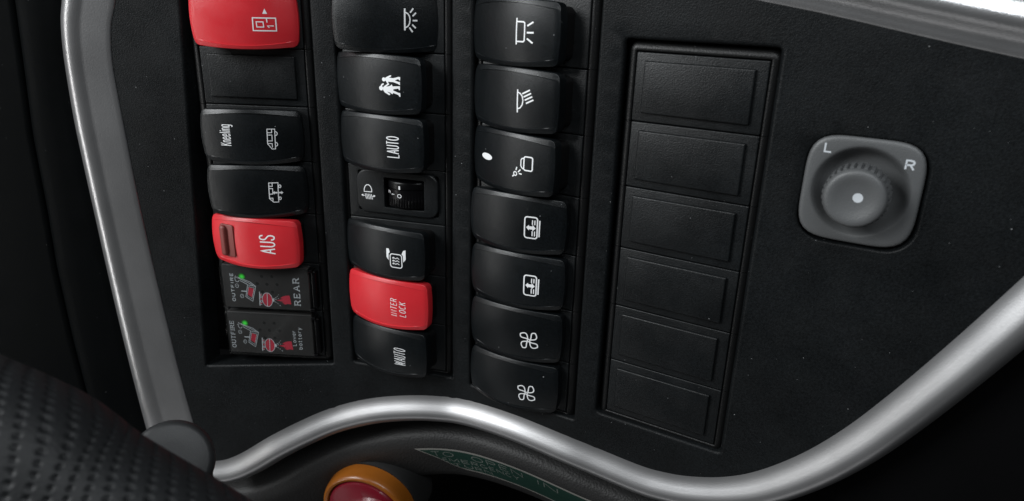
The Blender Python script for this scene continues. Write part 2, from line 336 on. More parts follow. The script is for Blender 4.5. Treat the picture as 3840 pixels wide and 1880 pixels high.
loops = [densify(outer, 4)] + list(hl.values())
P2 = []; E2 = []
for L in loops:
    o = len(P2); P2 += L; E2 += [(o + i, o + (i + 1) % len(L)) for i in range(len(L))]
for gx in np.arange(-100, 262, 4.0):
    for gy in np.arange(-215, 75, 8.0):
        if inside((gx, gy), loops[0]) and not any(inside((gx, gy), L) for L in loops[1:]): P2.append((gx + 0.37, gy + 0.21))
r = delaunay_2d_cdt([Vector(p) for p in P2], E2, [], 0, 1e-4)
V = [(p.x, p.y, Fz(p.x)) for p in r[0]]; F = []
for t in r[2]:
    cx = sum(r[0][i].x for i in t) / 3; cy = sum(r[0][i].y for i in t) / 3
    if inside((cx, cy), loops[0]) and not any(inside((cx, cy), L) for L in loops[1:]): F.append(tuple(t))
def hole_lip(L, depth, rad):
    A = np.array(L); n = len(A); T = np.roll(A, -1, 0) - np.roll(A, 1, 0); T /= np.linalg.norm(T, axis=1)[:, None]
    N2 = np.stack([-T[:, 1], T[:, 0]], 1)
    area2 = sum(A[i - 1][0] * A[i][1] - A[i][0] * A[i - 1][1] for i in range(n))
    if area2 < 0: N2 = -N2
    RG = []
    for i in range(6):
        a = math.pi / 2 * i / 5; RG.append((rad * math.sin(a), -rad * (1 - math.cos(a))))
    RG.append((rad + 0.3, -depth))
    lo = []
    for d, z in RG:
        lo.append([(p[0] + m[0] * d, p[1] + m[1] * d, Fz(p[0]) + z) for p, m in zip(A, N2)])
    return rings(lo, False)
parts = [(V, F)]
for k, L in hl.items(): parts.append(hole_lip(L, 3.2 if k == 'm' else 11.0, 0.8 if k == 'm' else 1.3))
V, F = join(*parts)
fascia = tag(mesh('fascia', V, F, 'fascia', None, 50), 'matt black curved dash fascia with four long switch openings', 'fascia', kind='structure')
xs = np.arange(-110, 266, 6.0)
V = [(x, y, Fz(x) - 11.5) for x in xs for y in (78, -150)]; F = [(2 * i, 2 * i + 1, 2 * i + 3, 2 * i + 2) for i in range(len(xs) - 1)]
mesh('backing', V, F, 'backing', fascia)  # black sheet added as recess floor to close light leaks

# ------------------------------------------------------------------ frames round the modules, in one section per module
def sweep(path, prof):
    """path: (x, y, nx, ny); prof: (outward, z)"""
    lo = [[(x + nx * u, y + ny * u, z) for u, z in prof] for x, y, nx, ny in path]
    V = [p for L in lo for p in L]; n = len(prof); F = []
    for i in range(len(lo) - 1):
        for j in range(n - 1): F.append((i * n + j, i * n + j + 1, (i + 1) * n + j + 1, (i + 1) * n + j))
    F.append(tuple(range(n))); F.append(tuple(range((len(lo) - 1) * n, len(lo) * n))[::-1]); return V, F
FP = [(0.15, -6), (0.15, -0.45), (0.4, -0.12), (0.9, 0.0), (1.6, -0.16), (2.4, -0.6), (3.1, -1.25), (3.7, -2.2), (4.0, -3.4), (4.1, -9.0)]
FL = {1: 'black mounting frame of the column that holds the two fire alarm modules', 2: 'black mounting frame of the column that holds the headlamp dial', 3: 'black mounting frame of the column that ends in two fan switches', 4: 'black mounting frame around the column of six blank covers'}
for c in COLS:
    (ox, oz), a, y0 = frame(c)
    fr = thing('switch_frame', FL[c], 'frame', (ox, y0, oz), (0, -a, 0), 'switch column frames')
    k0 = 0 if c == 4 else -2; g = 0.09; H = 22.5
    for k in range(k0, 6):
        yt, yb = -PITCH * k, -PITCH * (k + 1)
        if k not in (k0, 5):
            for sd in (-1, 1): mesh('frame_section', *sweep([(sd * H, yt - g, sd, 0), (sd * H, yb + g, sd, 0)], FP), 'frame', fr)
        else:
            e = 1 if k == k0 else -1; ye = yt if e == 1 else yb; yo = yb + g if e == 1 else yt - g
            path = [(-H, yo, -1, 0)]
            for j in range(9): t = R(90 * j / 8); path.append((-H, ye, -math.cos(t), e * math.sin(t)))
            for j in range(9): t = R(90 * j / 8); path.append((H, ye, math.sin(t), e * math.cos(t)))
            path.append((H, yo, 1, 0)); mesh('frame_section', *sweep(path, FP), 'frame', fr)

# ------------------------------------------------------------------ rocker switches
ZE, ZP, A_, H_, AR, CR = 5.0, -3.0, 21.3, 11.55, 4.5, 0.8
def zcap(x, y): return ZE - ZP + AR * (1 - (x / A_) ** 2) + CR * (1 - (y / H_) ** 2)
STEP = 0.52
def cap_mesh():
    us = np.concatenate([[-1, -.985, -.965, -.93, -.89], np.linspace(-.84, .84, 25), [.89, .93, .965, .985, 1]])
    rho = 1.8; rows = []
    def ymax(u):
        d = A_ * (1 - abs(u)); y = H_ - 1.05 * u * u
        return y - (rho - math.sqrt(max(0, rho * rho - max(0, rho - d) ** 2)))
    def crease(u): return min(ymax(u) - 0.75, H_ - 1.25 - 2.0 * u * u)
    cols_ = []
    for u in us:
        ym = ymax(u); yc = crease(u); vs_ = [-ym, -(yc + ym) / 2, -yc - 0.2, -yc - 0.08, -yc + 0.12, -yc + 0.3] + list(np.linspace(-yc + .3, yc - .3, 9)[1:-1]) + [yc - .3, yc - .12, yc + .08, yc + .2, (yc + ym) / 2, ym]
        L = []
        for y in vs_:
            x = A_ * u * (1 - 0.055 * (y / H_) ** 2 * abs(u)) * 1.0
            drop = max(0.0, abs(y) - yc); z = zcap(x, y) + (STEP * (1 - abs(u) ** 2.2) if drop > 0 else 0) - 0.26 * drop * (1 - 0.3 * abs(u) ** 4)
            z -= 0.3 * max(0, (abs(u) - 0.93) / 0.07) ** 2
            L.append((x, y, z))
        cols_.append(L)
    nu, nv = len(cols_), len(cols_[0]); V = [p for L in cols_ for p in L]
    F = [(i * nv + j, (i + 1) * nv + j, (i + 1) * nv + j + 1, i * nv + j + 1) for i in range(nu - 1) for j in range(nv - 1)]
    # border loop, rounded rim and skirt
    B = [i * nv for i in range(nu)] + [(nu - 1) * nv + j for j in range(1, nv)] + [i * nv + nv - 1 for i in range(nu - 2, -1, -1)] + [j for j in range(nv - 2, 0, -1)]
    P = np.array([V[i] for i in B]); n = len(B)
    T = np.roll(P, -1, 0)[:, :2] - np.roll(P, 1, 0)[:, :2]; T /= np.linalg.norm(T, axis=1)[:, None]; N2 = np.stack([T[:, 1], -T[:, 0]], 1)
    prev = B
    for d, z in ((0.18, -0.09), (0.30, -0.26), (0.35, -0.5), (0.32, -2.0), (0.05, -4.2), (-1.2, -4.3)):
        o = len(V); V += [(P[i][0] + N2[i][0] * d, P[i][1] + N2[i][1] * d, P[i][2] + z) for i in range(n)]
        F += [(prev[i], o + i, o + (i + 1) % n, prev[(i + 1) % n]) for i in range(n)]; prev = list(range(o, o + n))
    return V, F
_V, _F = cap_mesh()
_o = mesh('cap', _V, _F, 'cap', None, 38); CAPME = _o.data; bpy.data.objects.remove(_o)
REDME = CAPME.copy(); REDME.materials.clear(); REDME.materials.append(M['red'])
def proto(name, vf, m, sm=40):
    o = mesh(name, vf[0], vf[1], m, None, sm); d = o.data; bpy.data.objects.remove(o); return d
HOUSE = proto('housing', slab(44.8, 23.66, 0.5, -7, 0, 0.36), 'module')
NECK = proto('neck', slab(40.4, 18.8, 2.6, -1.5, ZE - ZP - 1.2, 0.8), 'neck')
TILT = {(1, -1): (-7.2, -.5), (1, 1): (-5.8, -1.7), (1, 2): (-7, -1.7), (1, 3): (8.5, -3.0), (2, -1): (-17, -1.9), (2, 0): (12.7, -2.7), (2, 1): (12.5, -2.2), (2, 3): (13.5, -2.1), (2, 4): (11.2, -1.8), (2, 5): (14, -1.9),
        (3, -1): (12.2, -3.6), (3, 0): (11.7, -2.8), (3, 1): (13, -2.8), (3, 2): (-2.7, -2), (3, 3): (-3.2, -1.5), (3, 4): (-3.2, -1.3), (3, 5): (-2, -1.4)}
def module_at(name, label, cat, c, k, group):
    (ox, oz), a, y0 = frame(c); t = thing(name, label, cat, (ox, y0 - PITCH * k - PITCH / 2, oz), (0, -a, 0), group)
    return t
def rocker(c, k, label, red=False):
    t = module_at('rocker_switch', label, 'switch', c, k, 'rocker switches in the dash')
    link('housing', HOUSE, t)
    th, s0 = TILT[c, k]
    for nm, me in (('neck', NECK), ('cap', REDME if red else CAPME)):
        o = link(nm, me, t); o.location = Vector((s0, -0.15, ZP)) * S; o.rotation_euler = (0, -R(th), 0)
    return o
class CapInk(Ink):
    def build(s, name, m, parent):
        s.V = [(x + .5, y + .45, zcap(x + .5, y + .45) + z - zcap(x, y)) for x, y, z in s.V]; return Ink.build(s, name, m, parent)
def ink(): return CapInk(zcap)

# column with the fire alarm modules
cp = rocker(1, -1, 'large red rocker switch with a boxed square symbol, above a blank cover', True)
i_ = ink(); i_.fill([(8.9, 3.6), (8.0, 1.6), (9.8, 1.6)]); i_.stroke([(4.1, 0), (12.8, 0), (12.8, -4.9), (4.0, -4.9)], .46, True); i_.stroke([(5.4, -1.5), (8.0, -1.5), (8.1, -3.5), (5.5, -3.5)], .42, True)
i_.stroke([(9.4, -.2), (9.5, -1.7)], .42); i_.stroke([(10.2, -3.7), (9.5, -3.0), (11.9, -3.0)], .4); i_.build('symbol', 'print', cp)
cp = rocker(1, 1, 'black rocker switch lettered Kneeling with a bus outline')
i_ = ink(); text(i_, 'Kneeling', -8.3, -4.0, 4.6, 8.7, .27, .26); i_.build('lettering', 'print', cp)
def bus(i_, x0, x1, yt, yb, nose, inner, wd=.3):
    i_.stroke([(x0, yt), (x1, yt), (x1 - .35, yb), (x0 + 1.4, yb), (x0 - .2, nose)], wd, True)
    i_.stroke([(x0, yt - 1.5), (inner, yt - 1.5), (inner, yt)], wd); i_.stroke([(x0, yt - 2.5), (inner, yt - 2.5), (inner - .05, yt - 5.0), (x0 - .1, yt - 5.0)], wd)
    i_.stroke([(x0 - .15, nose + .15), (inner - .2, nose + .15), (inner - .2, yb + .7)], wd)
i_ = ink(); bus(i_, 7.2, 10.3, 3.3, -5.2, -3.0, 9.0); i_.stroke(arc(10.3, 1.4, .85, .85, 90, -90), .3); i_.stroke(arc(10.1, -3.2, .85, .85, 90, -90), .3); i_.build('symbol', 'print', cp)
cp = rocker(1, 2, 'black rocker switch with a bus outline and a double arrow')
i_ = ink(); bus(i_, 5.6, 9.4, 3.9, -4.8, -3.1, 7.0, .34); i_.ring(10.0, 2.3, .45, .6, .36); i_.ring(9.75, -3.1, .45, .6, .36)
i_.fill([(6.95, -.5), (7.75, .25), (7.75, -.2), (8.9, -.2), (8.9, -.8), (7.75, -.8), (7.75, -1.25)]); i_.fill([(11.25, -.55), (10.45, -1.3), (10.45, -.85), (9.5, -.85), (9.5, -.25), (10.45, -.25), (10.45, .2)]); i_.build('symbol', 'print', cp)
cp = rocker(1, 3, 'red rocker switch lettered AUS with a brown sliding lock', True)
i_ = ink(); text(i_, 'AUS', 11.1, -4.3, 6.5, 8.5, .58, .3); i_.build('lettering', 'print', cp)
def on_cap(vf): return [(x, y, z + zcap(x, y)) for x, y, z in vf[0]], vf[1]
mesh('lock_slider', *join(on_cap(slab(7.6, 15.2, 1.1, -.6, .75, .35, -11.5, .2)), on_cap(slab(3.5, 14.6, 1.5, 0, 2.3, 1.3, -13.3, .2, 6, 5))), 'slider', cp)

# column with the headlamp dial
cp = rocker(2, -1, 'black rocker switch with a half round lamp and five rays')
i_ = ink(); i_.stroke([(6.85, 4.6), (6.75, -3.5)], .6)
i_.stroke([(7.1, 3.2), (8.0, 2.7), (8.6, 1.8), (8.8, .5), (8.6, -.9), (8.0, -1.9), (7.0, -2.5)], .45)
for a, b in (((8.9, 3.1), (10.1, 4.7)), ((9.8, 1.8), (11.1, 3.1)), ((9.8, .2), (11.6, .2)), ((9.6, -1.3), (10.9, -2.6)), ((8.5, -2.4), (9.7, -4.1))): i_.stroke([a, b], .55)
i_.build('symbol', 'print', cp)
cp = rocker(2, 0, 'black rocker switch with two walking children')
i_ = ink(); i_.off = .12
i_.disc(6.2, 1.8, .78); i_.fill([(6.9, 2.5), (7.4, 2.8), (8.8, 3.5), (9.4, 3.6), (9.4, 3.2), (9.1, 2.9), (8.4, 2.6), (10.1, 2.5), (11.1, 2.7), (12.3, 3.1), (13.1, 3.1), (13.1, 1.8), (12.8, 1.8), (12.3, 2.3), (11.0, 1.7), (12.4, 1.2), (13.0, 1.2), (13.0, 0.0), (12.7, .1), (12.3, .4), (10.2, 1.0), (8.2, 1.0), (6.9, 1.3)])
i_.stroke([(7.2, 1.6), (8.2, .1), (6.4, -1.1)], .62); i_.disc(4.9, -1.7, .9); i_.stroke([(5.0, -.9), (5.3, -.35), (6.1, .1)], .6)
i_.fill([(5.8, -1.3), (6.4, -.8), (7.5, -.9), (8.5, -.7), (9.1, -.4), (9.6, .1), (10.0, -.7), (12.5, -.5), (13.0, -.5), (12.9, -2.1), (12.6, -1.9), (12.2, -1.4), (10.2, -1.8), (10.2, -2.3), (12.4, -3.1), (13.0, -3.1), (13.0, -4.6), (12.7, -4.6), (12.2, -3.9), (10.1, -3.2), (9.8, -3.8), (8.9, -3.2), (7.5, -2.9), (8.8, -3.7), (8.7, -4.1), (8.3, -4.2), (6.5, -3.3), (5.8, -2.4)])
i_.build('symbol', 'print', cp)
cp = rocker(2, 1, 'black rocker switch lettered LAUTO')
i_ = ink(); text(i_, 'LAUTO', 11.15, -5.35, 5.2, 8.5, .38, .25); i_.build('lettering', 'print', cp)
cp = rocker(2, 3, 'black rocker switch with a heated mirror symbol')
i_ = ink(); i_.stroke(rrect(5.4, 6.2, 1.1, 5, 8.7, -2.9), .42, True)
for y in (-1.6, -2.9, -4.2):
    i_.stroke([(7.3 + t * .3, y + .26 * math.sin(t * 1.15)) for t in range(11)], .3); i_.fill([(6.9, y), (7.7, y + .55), (7.6, y - .5)])
i_.fill([(4.2, 2.4), (5.4, 2.4), (5.9, .8), (5.3, .1), (5.2, -2.9), (4.2, -1.6)]); i_.fill([(12.1, 2.2), (13.2, 2.6), (13.2, -1.7), (12.1, -3.1), (12.0, -.2), (11.4, .6)]); i_.build('symbol', 'print', cp)
cp = rocker(2, 4, 'red rocker switch lettered INTER LOCK', True)
i_ = ink(); text(i_, 'I', 7.4, -5.5, 2.9, .3, .27, .36, .3); text(i_, 'NTER', 7.4, -4.35, 2.9, 7.1, .25, .36, .3); text(i_, 'LOCK', 11.5, -5.4, 2.85, 6.9, .27, .34, .4); i_.build('lettering', 'print', cp)
cp = rocker(2, 5, 'black rocker switch lettered WAUTO at the foot of its column')
i_ = ink(); text(i_, 'WAUTO', 11.7, -5.9, 5.4, 8.4, .27, .3, .3); i_.build('lettering', 'print', cp)

# column ending in the fans
cp = rocker(3, -1, 'black rocker switch with a box lamp and three rays')
i_ = ink(); i_.stroke([(4.7, 4.6), (4.7, -4.5)], .52); i_.stroke([(4.9, 3.4), (7.6, 3.4), (8.1, 3.0), (8.2, 0), (8.1, -3.0), (7.6, -3.4), (4.9, -3.4)], .5)
for a, b in (((9.2, 2.1), (11.5, 3.5)), ((9.1, -.2), (11.8, -.1)), ((9.2, -2.2), (11.5, -3.7))): i_.stroke([a, b], .6)
i_.build('symbol', 'print', cp)
cp = rocker(3, 0, 'black rocker switch with a half round lamp and four slanting beams')
i_ = ink(); i_.stroke([(5.0, 3.7), (5.1, -4.7)], .52); i_.stroke([(5.2, 2.7), (6.3, 2.3), (7.1, 1.4), (7.5, -.1), (7.2, -1.7), (6.3, -2.9), (5.2, -3.3)], .45)
for q in range(4): i_.stroke([(7.1 + .57 * q, 2.3 - 1.1 * q), (10.2 + .53 * q, 3.9 - 1.13 * q)], .56)
i_.build('symbol', 'print', cp)
cp = rocker(3, 1, 'black rocker switch with a white oval lens and a mirror lamp symbol')
i_ = ink(); i_.disc(-10.6, -.1, 3.4, 1.3, 28); i_.build('lens', 'print', cp)
i_ = ink(); i_.stroke(rrect(3.6, 5.2, .7, 4, 11.0, .65), .5, True); i_.stroke([(9.2, 2.7), (8.2, 2.3), (7.9, 1.7), (7.9, -.4), (8.3, -1.1), (9.1, -1.6)], .45); i_.ring(5.4, -3.9, .7, .75, .42); i_.stroke([(5.0, -4.5), (4.0, -5.2)], .5)
for a, b in (((6.15, -1.2), (5.75, -2.5)), ((7.8, -2.0), (6.7, -3.1)), ((8.4, -3.7), (7.1, -3.6))): i_.stroke([a, b], .5)
i_.build('symbol', 'print', cp)
def blind(dy):
    i_ = ink(); i_.stroke(rrect(5.1, 8.6, 1.0, 5, 7.75, -.95 + dy), .52, True); i_.stroke([(11.2, 2.3 + dy), (11.1, -4.4 + dy)], .5)
    for x in (8.35, 9.3): i_.stroke([(x, 2.2 + dy), (x, .35 + dy)], .42); i_.stroke([(x, -2.3 + dy), (x, -4.3 + dy)], .42)
    i_.fill([(5.85, -.9 + dy), (7.0, .2 + dy), (7.0, -.35 + dy), (8.4, -.35 + dy), (8.4, .35 + dy), (9.75, -1.0 + dy), (8.4, -2.3 + dy), (8.4, -1.6 + dy), (7.0, -1.6 + dy), (7.0, -2.1 + dy)]); return i_
blind(0).build('symbol', 'print', rocker(3, 2, 'black rocker switch with a roller blind symbol, directly below the mirror lamp switch'))
blind(-.4).build('symbol', 'print', rocker(3, 3, 'black rocker switch with a roller blind symbol, directly above the fan switches'))
def fan(cx, cy):
    i_ = ink(); i_.ring(cx, cy, .5, .5, .4)
    for a0 in (45, 135, 225, 315):
        P = []; ss = [q / 9 for q in range(10)]
        for sd, seq in ((1, ss), (-1, ss[::-1])):
            for u in seq:
                wd_ = 1.35 * math.sin(math.pi * min(1, u) ** 1.5) ** .8 if 0 < u < 1 else (.16 if u == 0 else 0)
                if u == 1 and sd == -1: continue
                r_ = .75 + 3.75 * u; an = R(a0 - 10 + 20 * u); P.append((cx + r_ * math.cos(an) - sd * wd_ * math.sin(an), cy + r_ * math.sin(an) + sd * wd_ * math.cos(an)))
        i_.stroke(P, .46)
    return i_
fan(8.0, -1.9).build('symbol', 'print', rocker(3, 4, 'upper of two black rocker switches with a fan symbol'))
fan(8.2, -2.9).build('symbol', 'print', rocker(3, 5, 'lower of two black rocker switches with a fan symbol, last in its column'))

# ------------------------------------------------------------------ blank covers
PAD = proto('pad', slab(37.6, 17.9, 0.5, -.2, 1.2, .55, -.25, .1), 'module')
NTH = ['topmost', 'second from the top', 'third from the top', 'fourth from the top', 'fifth from the top', 'bottom']
t = module_at('blank_cover', 'single black blank cover between a red switch and the Kneeling switch', 'cover', 1, 0, 'blank switch covers'); link('plate', HOUSE, t); link('pad', PAD, t)
for k in range(6):
    t = module_at('blank_cover', 'black blank cover, %s of the column of six' % NTH[k], 'cover', 4, k, 'blank switch covers')
    link('plate', HOUSE, t); link('pad', PAD, t)

# ------------------------------------------------------------------ fire alarm modules under clear lids
def alarm(k, label, dx, lower):
    t = module_at('fire_alarm_module', label, 'alarm', 1, k, 'fire alarm modules')
    link('housing', HOUSE, t)
    mesh('body', *slab(41.0, 21.6, .8, -1, 3.5, .3, -2.2, 0), 'label', t)
    lid = mesh('lid', *join(slab(42.2, 22.2, .9, 4.2, 5.0, .35, -2.2, 0), slab(42.2, .6, .2, .4, 4.2, .1, -2.2, 10.8), slab(42.2, .6, .2, .4, 4.2, .1, -2.2, -10.8), slab(.6, 21.0, .2, .4, 4.2, .1, -22.9, 0)), 'clear', t)
    mesh('hinge_bar', *slab(2.6, 19.2, 1.0, .2, 3.4, .9, 20.4, -.2), 'gloss', t)
    for y in (9.6, -10.0): mesh('hinge_lug', *slab(2.2, 1.5, .4, .2, 4.6, .35, 19.3, y), 'gloss', t)
    for x, y in ((-3.9, 5.7), (.9, 5.8), (-6.3, 1.9), (-1.7, 1.8), (3.1, 1.9), (-4.2, -2.2), (.6, -2.1)):
        h = mesh('sound_hole', *rings([[(x + dx + .78 * math.cos(q * math.pi / 8), y + .78 * math.sin(q * math.pi / 8), 3.53) for q in range(16)]]), 'hole', t, 0)
    mesh('lamp', *rings([[(r_ * math.cos(q * math.pi / 12), r_ * math.sin(q * math.pi / 12), 3.52 + z_) for q in range(24)] for r_, z_ in ((2.0, 0), (1.2, .06), (.5, .1), (.05, .11))]), 'led', t).location = Vector((-13.4 + dx, 5.0, 0)) * S
    zf = lambda x, y: 3.5
    j = Ink(zf, .04); o = lambda P: [(x + dx, y) for x, y in P]
    if lower:
        text(j, 'OUTFIRE', -18.9 + dx, -8.2, 1.8, 13.9, .30, .3, serif=True); text(j, 'Lower', 10.9 + dx, -5.6, 1.7, 7.9, .24, .34); text(j, 'battery', 13.7 + dx, -7.3, 1.7, 11.4, .24, .34)
    else:
        text(j, 'OUTFIRE', -17.6 + dx, -7.6, 1.35, 14.0, .32, .36); text(j, 'REAR', 13.5 + dx, -8.0, 2.7, 13.4, .42, .42, serif=True)
    # hammer and case pictogram
    for P in ([(-15.7, 4.8), (-9.6, 2.5), (-7.2, .5)], [(-14.6, 3.1), (-11.0, 1.2)], [(-15.4, 4.3), (-11.0, 2.3), (-8.2, .9)]): j.stroke(o(P), .26)
    j.stroke(o([(-11.0, 1.0), (-7.2, .4), (-9.3, -7.3), (-12.4, -5.1)]), .28, True); j.stroke(o([(-10.6, .1), (-8.0, -.4), (-9.6, -6.1), (-11.7, -4.6)]), .2, True)
    j.stroke(o([(-14.3, -2.3), (-11.6, -2.3)]), .5); j.stroke(o([(-17.2, 3.9), (-16.4, 5.3), (-16.0, 4.5)]), .24, True); j.stroke(o([(-16.6, 3.9), (-16.7, 3.2), (-16.2, 2.4), (-15.4, 2.3), (-14.9, 3.0)]), .26)
    for x, y in ((-16.1, .3), (-14.2, -4.8)): j.ring(x + dx, y, .75, .95, .2)
    j.stroke(o([(-16.4, .3), (-15.8, .3)]), .2); j.stroke(o([(-14.5, -5.2), (-14.0, -4.4), (-14.4, -4.4)]), .18)
    # extinguisher ball and bracket
    j.stroke(o([(-5.6, -2.2), (-6.0, -9.3)]), .42); j.ring(-2.15 + dx, -6.05, 2.4, 3.5, .26, 28); j.stroke(o([(-2.0, -2.6), (-2.4, -9.5)]), .28)
    for y in (-4.6, -7.1): j.ring(-5.1 + dx, y, .4, .5, .22, 12)
    j.stroke(o([(-5.4, -3.4), (-4.6, -3.3)]), .2); j.stroke(o([(-5.7, -8.6), (-4.9, -8.6)]), .2)
    j.fill(o([(.2, -5.6), (1.0, -5.0), (1.2, -6.0), (1.0, -7.1), (.2, -6.5)]))
    for a, b in (((1.5, -5.2), (2.1, -4.6)), ((2.4, -4.4), (2.9, -3.9)), ((3.2, -3.4), (3.5, -3.1)), ((1.5, -6.9), (2.1, -7.3)), ((2.4, -7.5), (3.0, -8.0)), ((3.4, -8.4), (4.0, -9.0)), ((1.5, -5.8), (2.3, -5.5)), ((2.9, -5.2), (3.4, -5.0))): j.stroke(o([a, b]), .2)
    j.build('lettering', 'greyprint', t)
    j = Ink(zf, .02); j.fill(o([(-10.4, -.1), (-8.2, -1.0), (-9.5, -5.3), (-11.6, -3.7)])); j.disc(-2.15 + dx, -6.05, 2.3, 3.4, 26)
    j.fill(o([(2.1, -6.1), (4.0, -5.7), (5.3, -5.2), (3.9, -4.9), (5.6, -3.9), (7.1, -3.5), (8.6, -3.4), (9.1, -7.9), (7.6, -7.7), (6.0, -8.1), (4.9, -7.6), (6.0, -7.6), (4.4, -7.0), (5.9, -6.8), (3.9, -6.5)]))
    for y in (-3.9, -5.9, -8.0): j.disc(-5.2 + dx, y, .42, .5, 12)
    j.build('pictogram', 'redprint', t)
alarm(4, 'smoked fire alarm module lettered OUTFIRE and REAR', 0.0, False)
alarm(5, 'smoked fire alarm module lettered OUTFIRE and Lower battery', -1.0, True)

# ------------------------------------------------------------------ headlamp levelling dial
t = module_at('headlamp_dial', 'black headlamp levelling dial with a ribbed thumb wheel numbered 0 1 2', 'dial', 2, 2, None)
def framed(wd, ht, r, w2, h2, cx, cy, z0, z1, b, zin):
    """rounded plate with a rectangular window"""
    n = 6; L = []
    O = lambda i: rrect(wd - 2 * i, ht - 2 * i, r - i, n)
    I = lambda i: rrect(w2 - 2 * i, h2 - 2 * i, max(.5 - i, .05), n, cx, cy)
    L.append([(x, y, z0) for x, y in O(0)])
    for i in range(5):
        a = math.pi / 2 * i / 4; L.append([(x, y, z1 - b + b * math.sin(a)) for x, y in O(b * (1 - math.cos(a)))])
    L.append([(x, y, z1) for x, y in I(-.25)]); L.append([(x, y, z1 - .25) for x, y in I(0)]); L.append([(x, y, zin) for x, y in I(0)])
    return rings(L, False)
WIN = (18.2, 13.4, 3.3, 0.0)
mesh('housing', *framed(44.8, 23.72, .5, 37.0, 18.0, .9, .3, -7, 0, .28, -5), 'module', t)
mesh('faceplate', *framed(38.0, 19.6, 5.2, WIN[0], WIN[1], WIN[2], WIN[3], -.6, 1.3, .8, -7), 'module', t).location = Vector((.9, .5, 0)) * S
mesh('window_floor', *slab(20, 15, .3, -8, -6.6, .1, 4.2, .5), 'hole', t)
# wheel: axis along y, seen through the window
RW = 12.6; prof = [(3.0, -6.3), (RW - .8, -6.3), (RW - .2, -6.0), (RW, -5.6)]
ribs0, ribs1 = -5.6, -2.2
def wheel_vf():
    n = 240; ys = [(-6.3, 3), (-6.3, RW - .8), (-6.0, RW - .25), (-5.6, RW), (-2.4, RW), (-2.2, RW - .1), (1.9, RW - .1), (2.1, RW - .45), (2.3, RW - .45), (2.5, RW), (4.9, RW), (5.5, RW - .3), (6.0, RW - 1.0), (6.3, RW - 2.2), (6.3, 3)]
    lo = []
    for y, r_ in ys:
        lo.append([((r_ - (.26 * max(0, math.sin(q * 2 * math.pi / n * 60)) if -5.7 <= y <= -2.3 else 0)) * math.cos(2 * math.pi * q / n), y, (r_ - (.26 * max(0, math.sin(q * 2 * math.pi / n * 60)) if -5.7 <= y <= -2.3 else 0)) * math.sin(2 * math.pi * q / n)) for q in range(n)])
    return rings(lo, True, True)
wh = mesh('thumb_wheel', *wheel_vf(), 'gloss', t, 35); wh.location = Vector((4.2, .5, 2.6 - RW)) * S
j = Ink(lambda x, y: math.sqrt(max(.1, (RW if y > 2.2 else RW - .1) ** 2 - x * x)), .08)
j.stroke([(-1.6, 3.9), (-1.6, 2.4)], .75); text(j, '0', -.8, -1.3, 1.8, 1.5, .26); text(j, '1', -4.3, -.5, 1.4, .5, .24); text(j, '2', -6.6, -.1, 1.1, 1.2, .22); j.build('numerals', 'print', wh)
j = Ink(lambda x, y: 1.3, .05)
j.stroke([(-10.9, .3), (-10.9, 1.5), (-11.4, 2.7), (-12.2, 3.35), (-13.1, 3.35), (-13.9, 2.7), (-14.4, 1.5), (-14.5, .2)], .34, True)
for q in range(5): j.stroke([(-14.1 + .72 * q, -.7), (-13.5 + .72 * q, -3.1)], .3)
j.stroke([(-15.7, -1.5), (-14.3, -1.7)], .26); j.fill([(-15.9, -1.4), (-15.0, -.9), (-15.0, -2.1)]); j.stroke([(-10.7, -1.7), (-9.6, -1.5)], .26); j.fill([(-9.2, -1.4), (-10.1, -.9), (-10.1, -2.1)])
j.build('symbol', 'print', t)

# ------------------------------------------------------------------ mirror control
(ox, oz), a4, y04 = frame(4)
p = pt(4, MC[0], MC[1], FH - 1.6)
t = thing('mirror_control', 'grey mirror adjusting knob on a rounded square plate lettered L and R', 'knob', p, (0, -a4, 0))
PLR = 33.6
def plate_vf():
    n = 64; L = []
    def sq(i):   # rounded square sampled by angle so that it blends into circles
        Q = []
        for q in range(n):
            th = 2 * math.pi * q / n; c, s_ = math.cos(th), math.sin(th); e = 4.4
            rr = (PLR / 2 - i) / (abs(c) ** e + abs(s_) ** e) ** (1 / e); Q.append((rr * c, rr * s_))
        return Q
    for i, z in ((0, -3.5), (0, .9), (.12, 1.35), (.45, 1.75), (1.0, 1.95), (1.6, 2.0)): L.append([(x, y, z) for x, y in sq(i)])
    for f_ in (.5, 1.0):
        L.append([(x * (1 - f_) + 14.7 * math.cos(2 * math.pi * q / n) * f_, y * (1 - f_) + 14.7 * math.sin(2 * math.pi * q / n) * f_, 2.0) for q, (x, y) in enumerate(sq(1.6))])
    for r_, z in ((14.3, 1.93), (13.8, 1.65), (13.0, .5), (12.2, -1.2), (11.2, -2.8), (9.6, -3.6), (5, -3.8)): L.append([(r_ * math.cos(2 * math.pi * q / n), r_ * math.sin(2 * math.pi * q / n), z) for q in range(n)])
    return rings(L)
mesh('plate', *plate_vf(), 'grey', t, 50)
kn = [(7.0, -4), (7.0, 2.6), (9.1, 3.4), (9.6, 3.8), (9.45, 9.8), (9.3, 10.2), (9.0, 10.5), (8.95, 11.6), (8.55, 12.3), (7.9, 12.7), (7.0, 12.75), (6.0, 12.55), (4.8, 12.15), (3.2, 11.8), (1.6, 11.65), (.3, 11.6)]
rip = lambda i, r_, a: r_ - (.8 * max(0, math.sin(a * 30)) if 2 < i < 6 else 0)
k_ = mesh('knob', *lathe(kn, 180, rip), 'grey', t, 50); k_.location = Vector((-.3, .1, 0)) * S
def zk(x, y):
    r_ = math.hypot(x, y); return float(np.interp(r_, [q[0] for q in kn[::-1][:6]], [q[1] for q in kn[::-1][:6]]))
j = Ink(zk, .06); j.disc(.9, .35, 1.45, 1.45, 28); j.build('dot', 'greyprint', k_)
j = Ink(lambda x, y: 2.0, .05); text(j, 'L', -11.9, 11.2, 2.7, 1.9, .55, turn=False); j.build('letter', 'greyprint', t)
